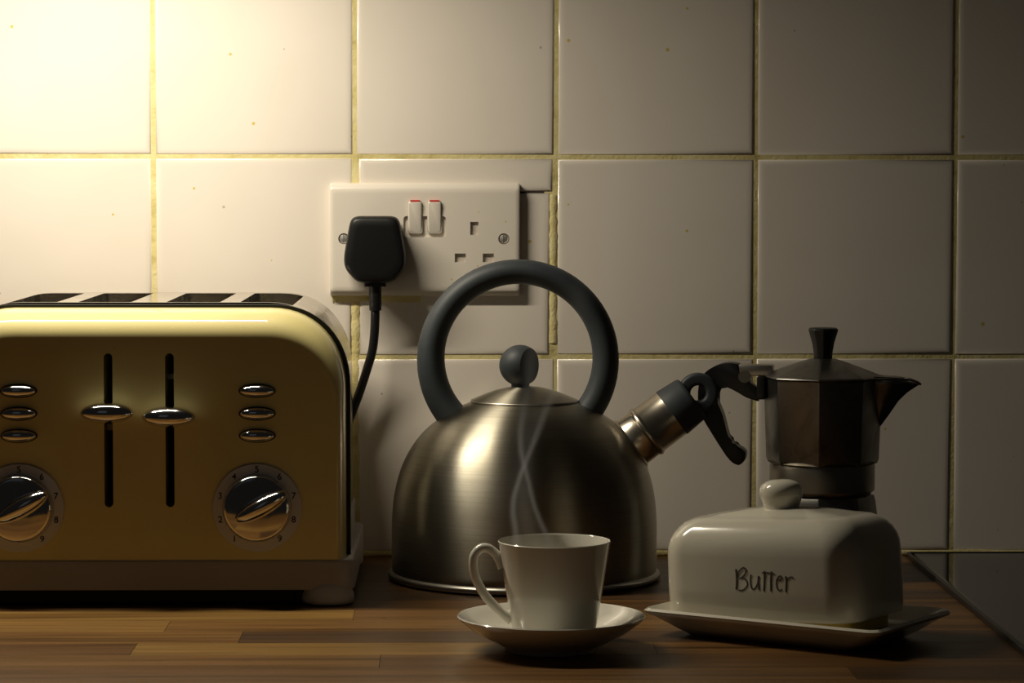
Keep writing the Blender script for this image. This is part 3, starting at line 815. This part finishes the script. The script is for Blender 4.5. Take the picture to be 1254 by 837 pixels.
# ------------------------------------------------------------------ butter dish
th = R(-35)
bd = root('butter_dish', 'cream ceramic butter dish with domed lid and dark lettering on its front', 'butter dish', (0.1741, -0.3820, 0), th)
def rrect(a, b, r, z, n=10, e=2.0, cx=0, cy=0):
    P = []
    for k, (sx, sy) in enumerate(((1, 1), (-1, 1), (-1, -1), (1, -1))):
        for i in range(n + 1):
            t = PI / 2 * i / n + k * PI / 2
            P.append((cx + sx * (a - r) + r * math.cos(t), cy + sy * (b - r) + r * math.sin(t), z))
    return P
def bow(P, a, b, k):   # rim rises a little toward the corners
    return [(x, y, z + k * max(0, (abs(x) / a) * (abs(y) / b) - 0.35)) for x, y, z in P]
pa, pb = 0.0835, 0.0548
rings = [rrect(pa - .030, pb - .022, .012, 0.0030), rrect(pa - .026, pb - .018, .012, 0.0006), rrect(pa - .022, pb - .0155, .012, 0.0006),
         rrect(pa - .014, pb - .0100, .011, 0.0055), rrect(pa - .004, pb - .0030, .009, 0.0125), rrect(pa, pb, .008, 0.0138), rrect(pa + .0006, pb + .0006, .008, 0.0155),
         rrect(pa - .0012, pb - .0012, .0075, 0.0170), rrect(pa - .005, pb - .0045, .008, 0.0150), rrect(pa - .0115, pb - .0085, .010, 0.0095), rrect(pa - .016, pb - .0110, .011, 0.0078), rrect(pa - .03, pb - .025, .01, 0.0076)]
rings = [bow(r, pa, pb, 0.0012) if i in (5, 6, 7) else r for i, r in enumerate(rings)]
V, Fc = loft(rings)
ob('plate', V, Fc, m_cera, bd, 60)
# lid
lcx = (0.168 - 0.1741) * math.cos(th) + (-0.378 + 0.3820) * math.sin(th)
lcy = -(0.168 - 0.1741) * math.sin(th) + (-0.378 + 0.3820) * math.cos(th)
la, lb = 0.0692, 0.0430
rings = [rrect(la - .020, lb - .020, .010, 0.0640), rrect(la - .008, lb - .008, .014, 0.0520), rrect(la - .0055, lb - .0055, .0155, 0.0140), rrect(la - .005, lb - .005, .016, 0.0100), rrect(la - .0025, lb - .0025, .0175, 0.0094), rrect(la - .0008, lb - .0008, .0190, 0.0102), rrect(la, lb, .0195, 0.0125),
         rrect(la + .0002, lb + .0002, .0195, 0.030), rrect(la, lb, .0195, 0.0500)]
H0, HT = 0.0510, 0.0735
for ph in (12, 24, 36, 48, 60, 72, 82):
    s = 1 - math.cos(R(ph)); c = math.sin(R(ph))
    rings.append(rrect(la - 0.0200 * s, lb - 0.0200 * s, .0195 - .006 * s, H0 + (HT - H0) * c))
bq = (la - 0.0200, lb - 0.0200)
for q, hh in ((0.97, 0.0738), (0.85, 0.0748), (0.65, 0.0763), (0.42, 0.0775), (0.2, 0.0782), (0.05, 0.0784)):
    rings.append([(x * q, y * q, hh) for x, y, _ in rrect(bq[0], bq[1], .0135, 0)])
rings = [[(x + lcx, y + lcy, z) for x, y, z in r] for r in rings]
V, Fc = loft(rings)
lid2 = ob('lid', V, Fc, m_cera, bd, 60)
piv = Vector((lcx - la, 0, 0.0096))
TL = Matrix.Translation(piv) @ Matrix.Rotation(R(-3.4), 4, 'Y') @ Matrix.Translation(-piv)
lid2.matrix_local = TL
TLI = TL.inverted()
prof = smoothpath([(0.0132, 0.0740), (0.0121, 0.0772), (0.0121, 0.0797), (0.0131, 0.0828), (0.0142, 0.0865), (0.0139, 0.0902), (0.0115, 0.0934), (0.0070, 0.0953), (0.0030, 0.0958), (0.0001, 0.0959)], 4)
prof = [(0.0, 0.0740)] + prof[:-1] + [(0.0, 0.0959)]
V, Fc = lathe(prof, 48)
V = [(x + lcx, y * 0.92 + lcy, z) for x, y, z in V]
ob('lid_knob', V, Fc, m_cera, lid2, 70)
STROKES = [[(-0.01314, 0.04617), (-0.01259, 0.04167), (-0.01246, 0.03715), (-0.01279, 0.03326)], [(-0.01232, 0.04033), (-0.01183, 0.04309), (-0.0103, 0.04571), (-0.008, 0.04747), (-0.00635, 0.04692), (-0.00603, 0.04514), (-0.0072, 0.04278), (-0.00898, 0.04114), (-0.01052, 0.04057)], [(-0.01052, 0.04057), (-0.00821, 0.04089), (-0.00589, 0.03994), (-0.00485, 0.03799), (-0.00535, 0.03568), (-0.00739, 0.0337), (-0.00944, 0.03295), (-0.01099, 0.03318)], [(-0.00233, 0.04376), (-0.00272, 0.04065), (-0.00239, 0.03706), (-0.0015, 0.03487), (-0.00022, 0.03452), (0.00131, 0.036), (0.00256, 0.03881), (0.0032, 0.04293)], [(0.0032, 0.04315), (0.00307, 0.03931), (0.00345, 0.03617), (0.00346, 0.03437)], [(0.00725, 0.04663), (0.00738, 0.04191), (0.00703, 0.03399)], [(0.01218, 0.0467), (0.01186, 0.04137), (0.01202, 0.03417)], [(0.00558, 0.04528), (0.00838, 0.04568), (0.01143, 0.04547), (0.01447, 0.0454)], [(0.01662, 0.04175), (0.0188, 0.04192), (0.01955, 0.0431), (0.01903, 0.04428), (0.01777, 0.04409), (0.01627, 0.04217), (0.01578, 0.03943), (0.01631, 0.03677), (0.01784, 0.0351), (0.01985, 0.03616)], [(0.02231, 0.04445), (0.02284, 0.0409), (0.02272, 0.0373), (0.02254, 0.03459)], [(0.023, 0.04091), (0.02384, 0.043), (0.02559, 0.04417), (0.0276, 0.04406)]]
THICK = (0, 4, 5, 6, 9)
parts = []
for i, s in enumerate(STROKES):
    Q = smoothpath([tuple(TLI @ Vector((x + lcx, lcy - lb - 0.00035, z))) for x, z in s], 6)
    parts.append(tube(Q, 0.00070 if i in THICK else 0.00050, 8, flat=0.2))
V, Fc = merge(*parts)
ob('lettering', V, Fc, m_ink, lid2, 60)
# the butter under the raised lid
bt = root('butter', 'yellow butter block showing under the raised lid of the butter dish', 'butter', (0.1741, -0.3820, 0.0078), th)
V, Fc = loft([rrect(la - .0125, lb - .0115, .008, z, cx=lcx + .0025, cy=lcy) for z in (0.0, 0.026)] + [rrect(la - .0145, lb - .0135, .008, 0.0280, cx=lcx + .0025, cy=lcy)])
ob('block', V, Fc, m_butter, bt, 50)

# ------------------------------------------------------------------ steam: two thin curling sheets with a faint veil between
ms = bpy.data.materials.new('steam_haze'); ms.use_nodes = True
nt = ms.node_tree; nt.nodes.remove(nt.nodes['Principled BSDF'])
vs_ = nd(ms, 'ShaderNodeVolumeScatter'); vs_.inputs['Anisotropy'].default_value = 0.35; vs_.inputs['Color'].default_value = (0.97, 0.98, 1.0, 1)
lk(ms, vs_, 0, nt.nodes['Material Output'], 'Volume')
tc = nd(ms, 'ShaderNodeTexCoord'); sx = nd(ms, 'ShaderNodeSeparateXYZ'); lk(ms, tc, 'Object', sx, 0)
def mth(op, a, b=None, c=None):
    n = nd(ms, 'ShaderNodeMath', operation=op)
    for i, v in enumerate((a, b, c)):
        if v is None: continue
        if isinstance(v, (int, float)): n.inputs[i].default_value = v
        else: ms.node_tree.links.new(v, n.inputs[i])
    return n.outputs[0]
ZL, ZH, XL, XH = 0.0, 0.18, -0.03, 0.05
zn = mth('DIVIDE', sx.outputs[2], ZH)
def fcurve(pts, lo, hi, inp):
    n = nd(ms, 'ShaderNodeFloatCurve'); c = n.mapping.curves[0]
    P = [(p, (v - lo) / (hi - lo)) for p, v in pts]
    c.points[0].location = P[0]; c.points[1].location = P[-1]
    for q in P[1:-1]: c.points.new(*q)
    n.mapping.update(); ms.node_tree.links.new(inp, n.inputs['Value'])
    return mth('MULTIPLY_ADD', n.outputs[0], hi - lo, lo)
zz = lambda z: (z - 0.055) / ZH
nz = nd(ms, 'ShaderNodeTexNoise', Scale=28.0, Detail=2.0); lk(ms, tc, 'Object', nz, 'Vector')
wob = mth('MULTIPLY', mth('SUBTRACT', nz.outputs[0], 0.5), 0.004)
xx = mth('ADD', sx.outputs[0], wob)
ca = fcurve([(0, -0.0060), (zz(.0728), -.0069), (zz(.0878), -.0084), (zz(.1029), -.0064), (zz(.1179), -.0004), (zz(.133), .0057), (zz(.148), .0112), (zz(.1606), .0172), (zz(.1731), .0222), (1, .034)], XL, XH, zn)
cb_ = fcurve([(0, .0180), (zz(.0728), .0117), (zz(.0853), .0062), (zz(.1004), .0016), (zz(.1129), -.0014), (zz(.128), -.0039), (zz(.1455), -.0029), (zz(.171), .0021), (zz(.20), .0045), (1, .003)], XL, XH, zn)
wid = fcurve([(0, 0.0026), (0.3, 0.0015), (0.6, 0.0032), (1, 0.0080)], 0, 0.01, zn)
def gau(c, w_):
    d = mth('DIVIDE', mth('SUBTRACT', xx, c), w_)
    return mth('EXPONENT', mth('MULTIPLY', mth('MULTIPLY', d, d), -1.0))
ga = gau(ca, wid); gb = gau(cb_, wid)
mid = mth('MULTIPLY', mth('ADD', ca, cb_), 0.5)
gv = gau(mid, fcurve([(0, .008), (0.35, .005), (0.7, .010), (1, .014)], 0, 0.02, zn))
fade = fcurve([(0, 0.0), (0.08, 0.85), (0.2, 1.0), (0.40, 0.75), (0.58, 0.30), (0.85, 0.13), (1, 0.0)], 0, 1, zn)
tot = mth('ADD', mth('MULTIPLY', ga, 1.0), mth('MULTIPLY', gb, 0.9))
tot = mth('MULTIPLY_ADD', gv, 0.34, tot)
yf = mth('DIVIDE', sx.outputs[1], 0.006)
tot = mth('MULTIPLY', tot, mth('EXPONENT', mth('MULTIPLY', mth('MULTIPLY', yf, yf), -1.0)))
dens = mth('MULTIPLY', mth('MULTIPLY', tot, fade), 40.0)
ms.node_tree.links.new(dens, vs_.inputs['Density'])
rr = []
for z, a, b in ((0.0, -0.0085, 0.0195), (0.012, -0.014, 0.026), (0.03, -0.021, 0.028), (0.09, -0.022, 0.032), (0.13, -0.020, 0.044), (0.18, -0.020, 0.049)):
    rr.append([(a, -0.010, z), (b, -0.010, z), (b, 0.010, z), (a, 0.010, z)])
V, Fc = loft(rr)
st = ob('steam', V, Fc, ms, None, None, (0.0, SC[1], 0.055))
st['label'] = 'thin pale wisps of steam curling up out of the white cup'
st['category'] = 'steam'; st['kind'] = 'stuff'
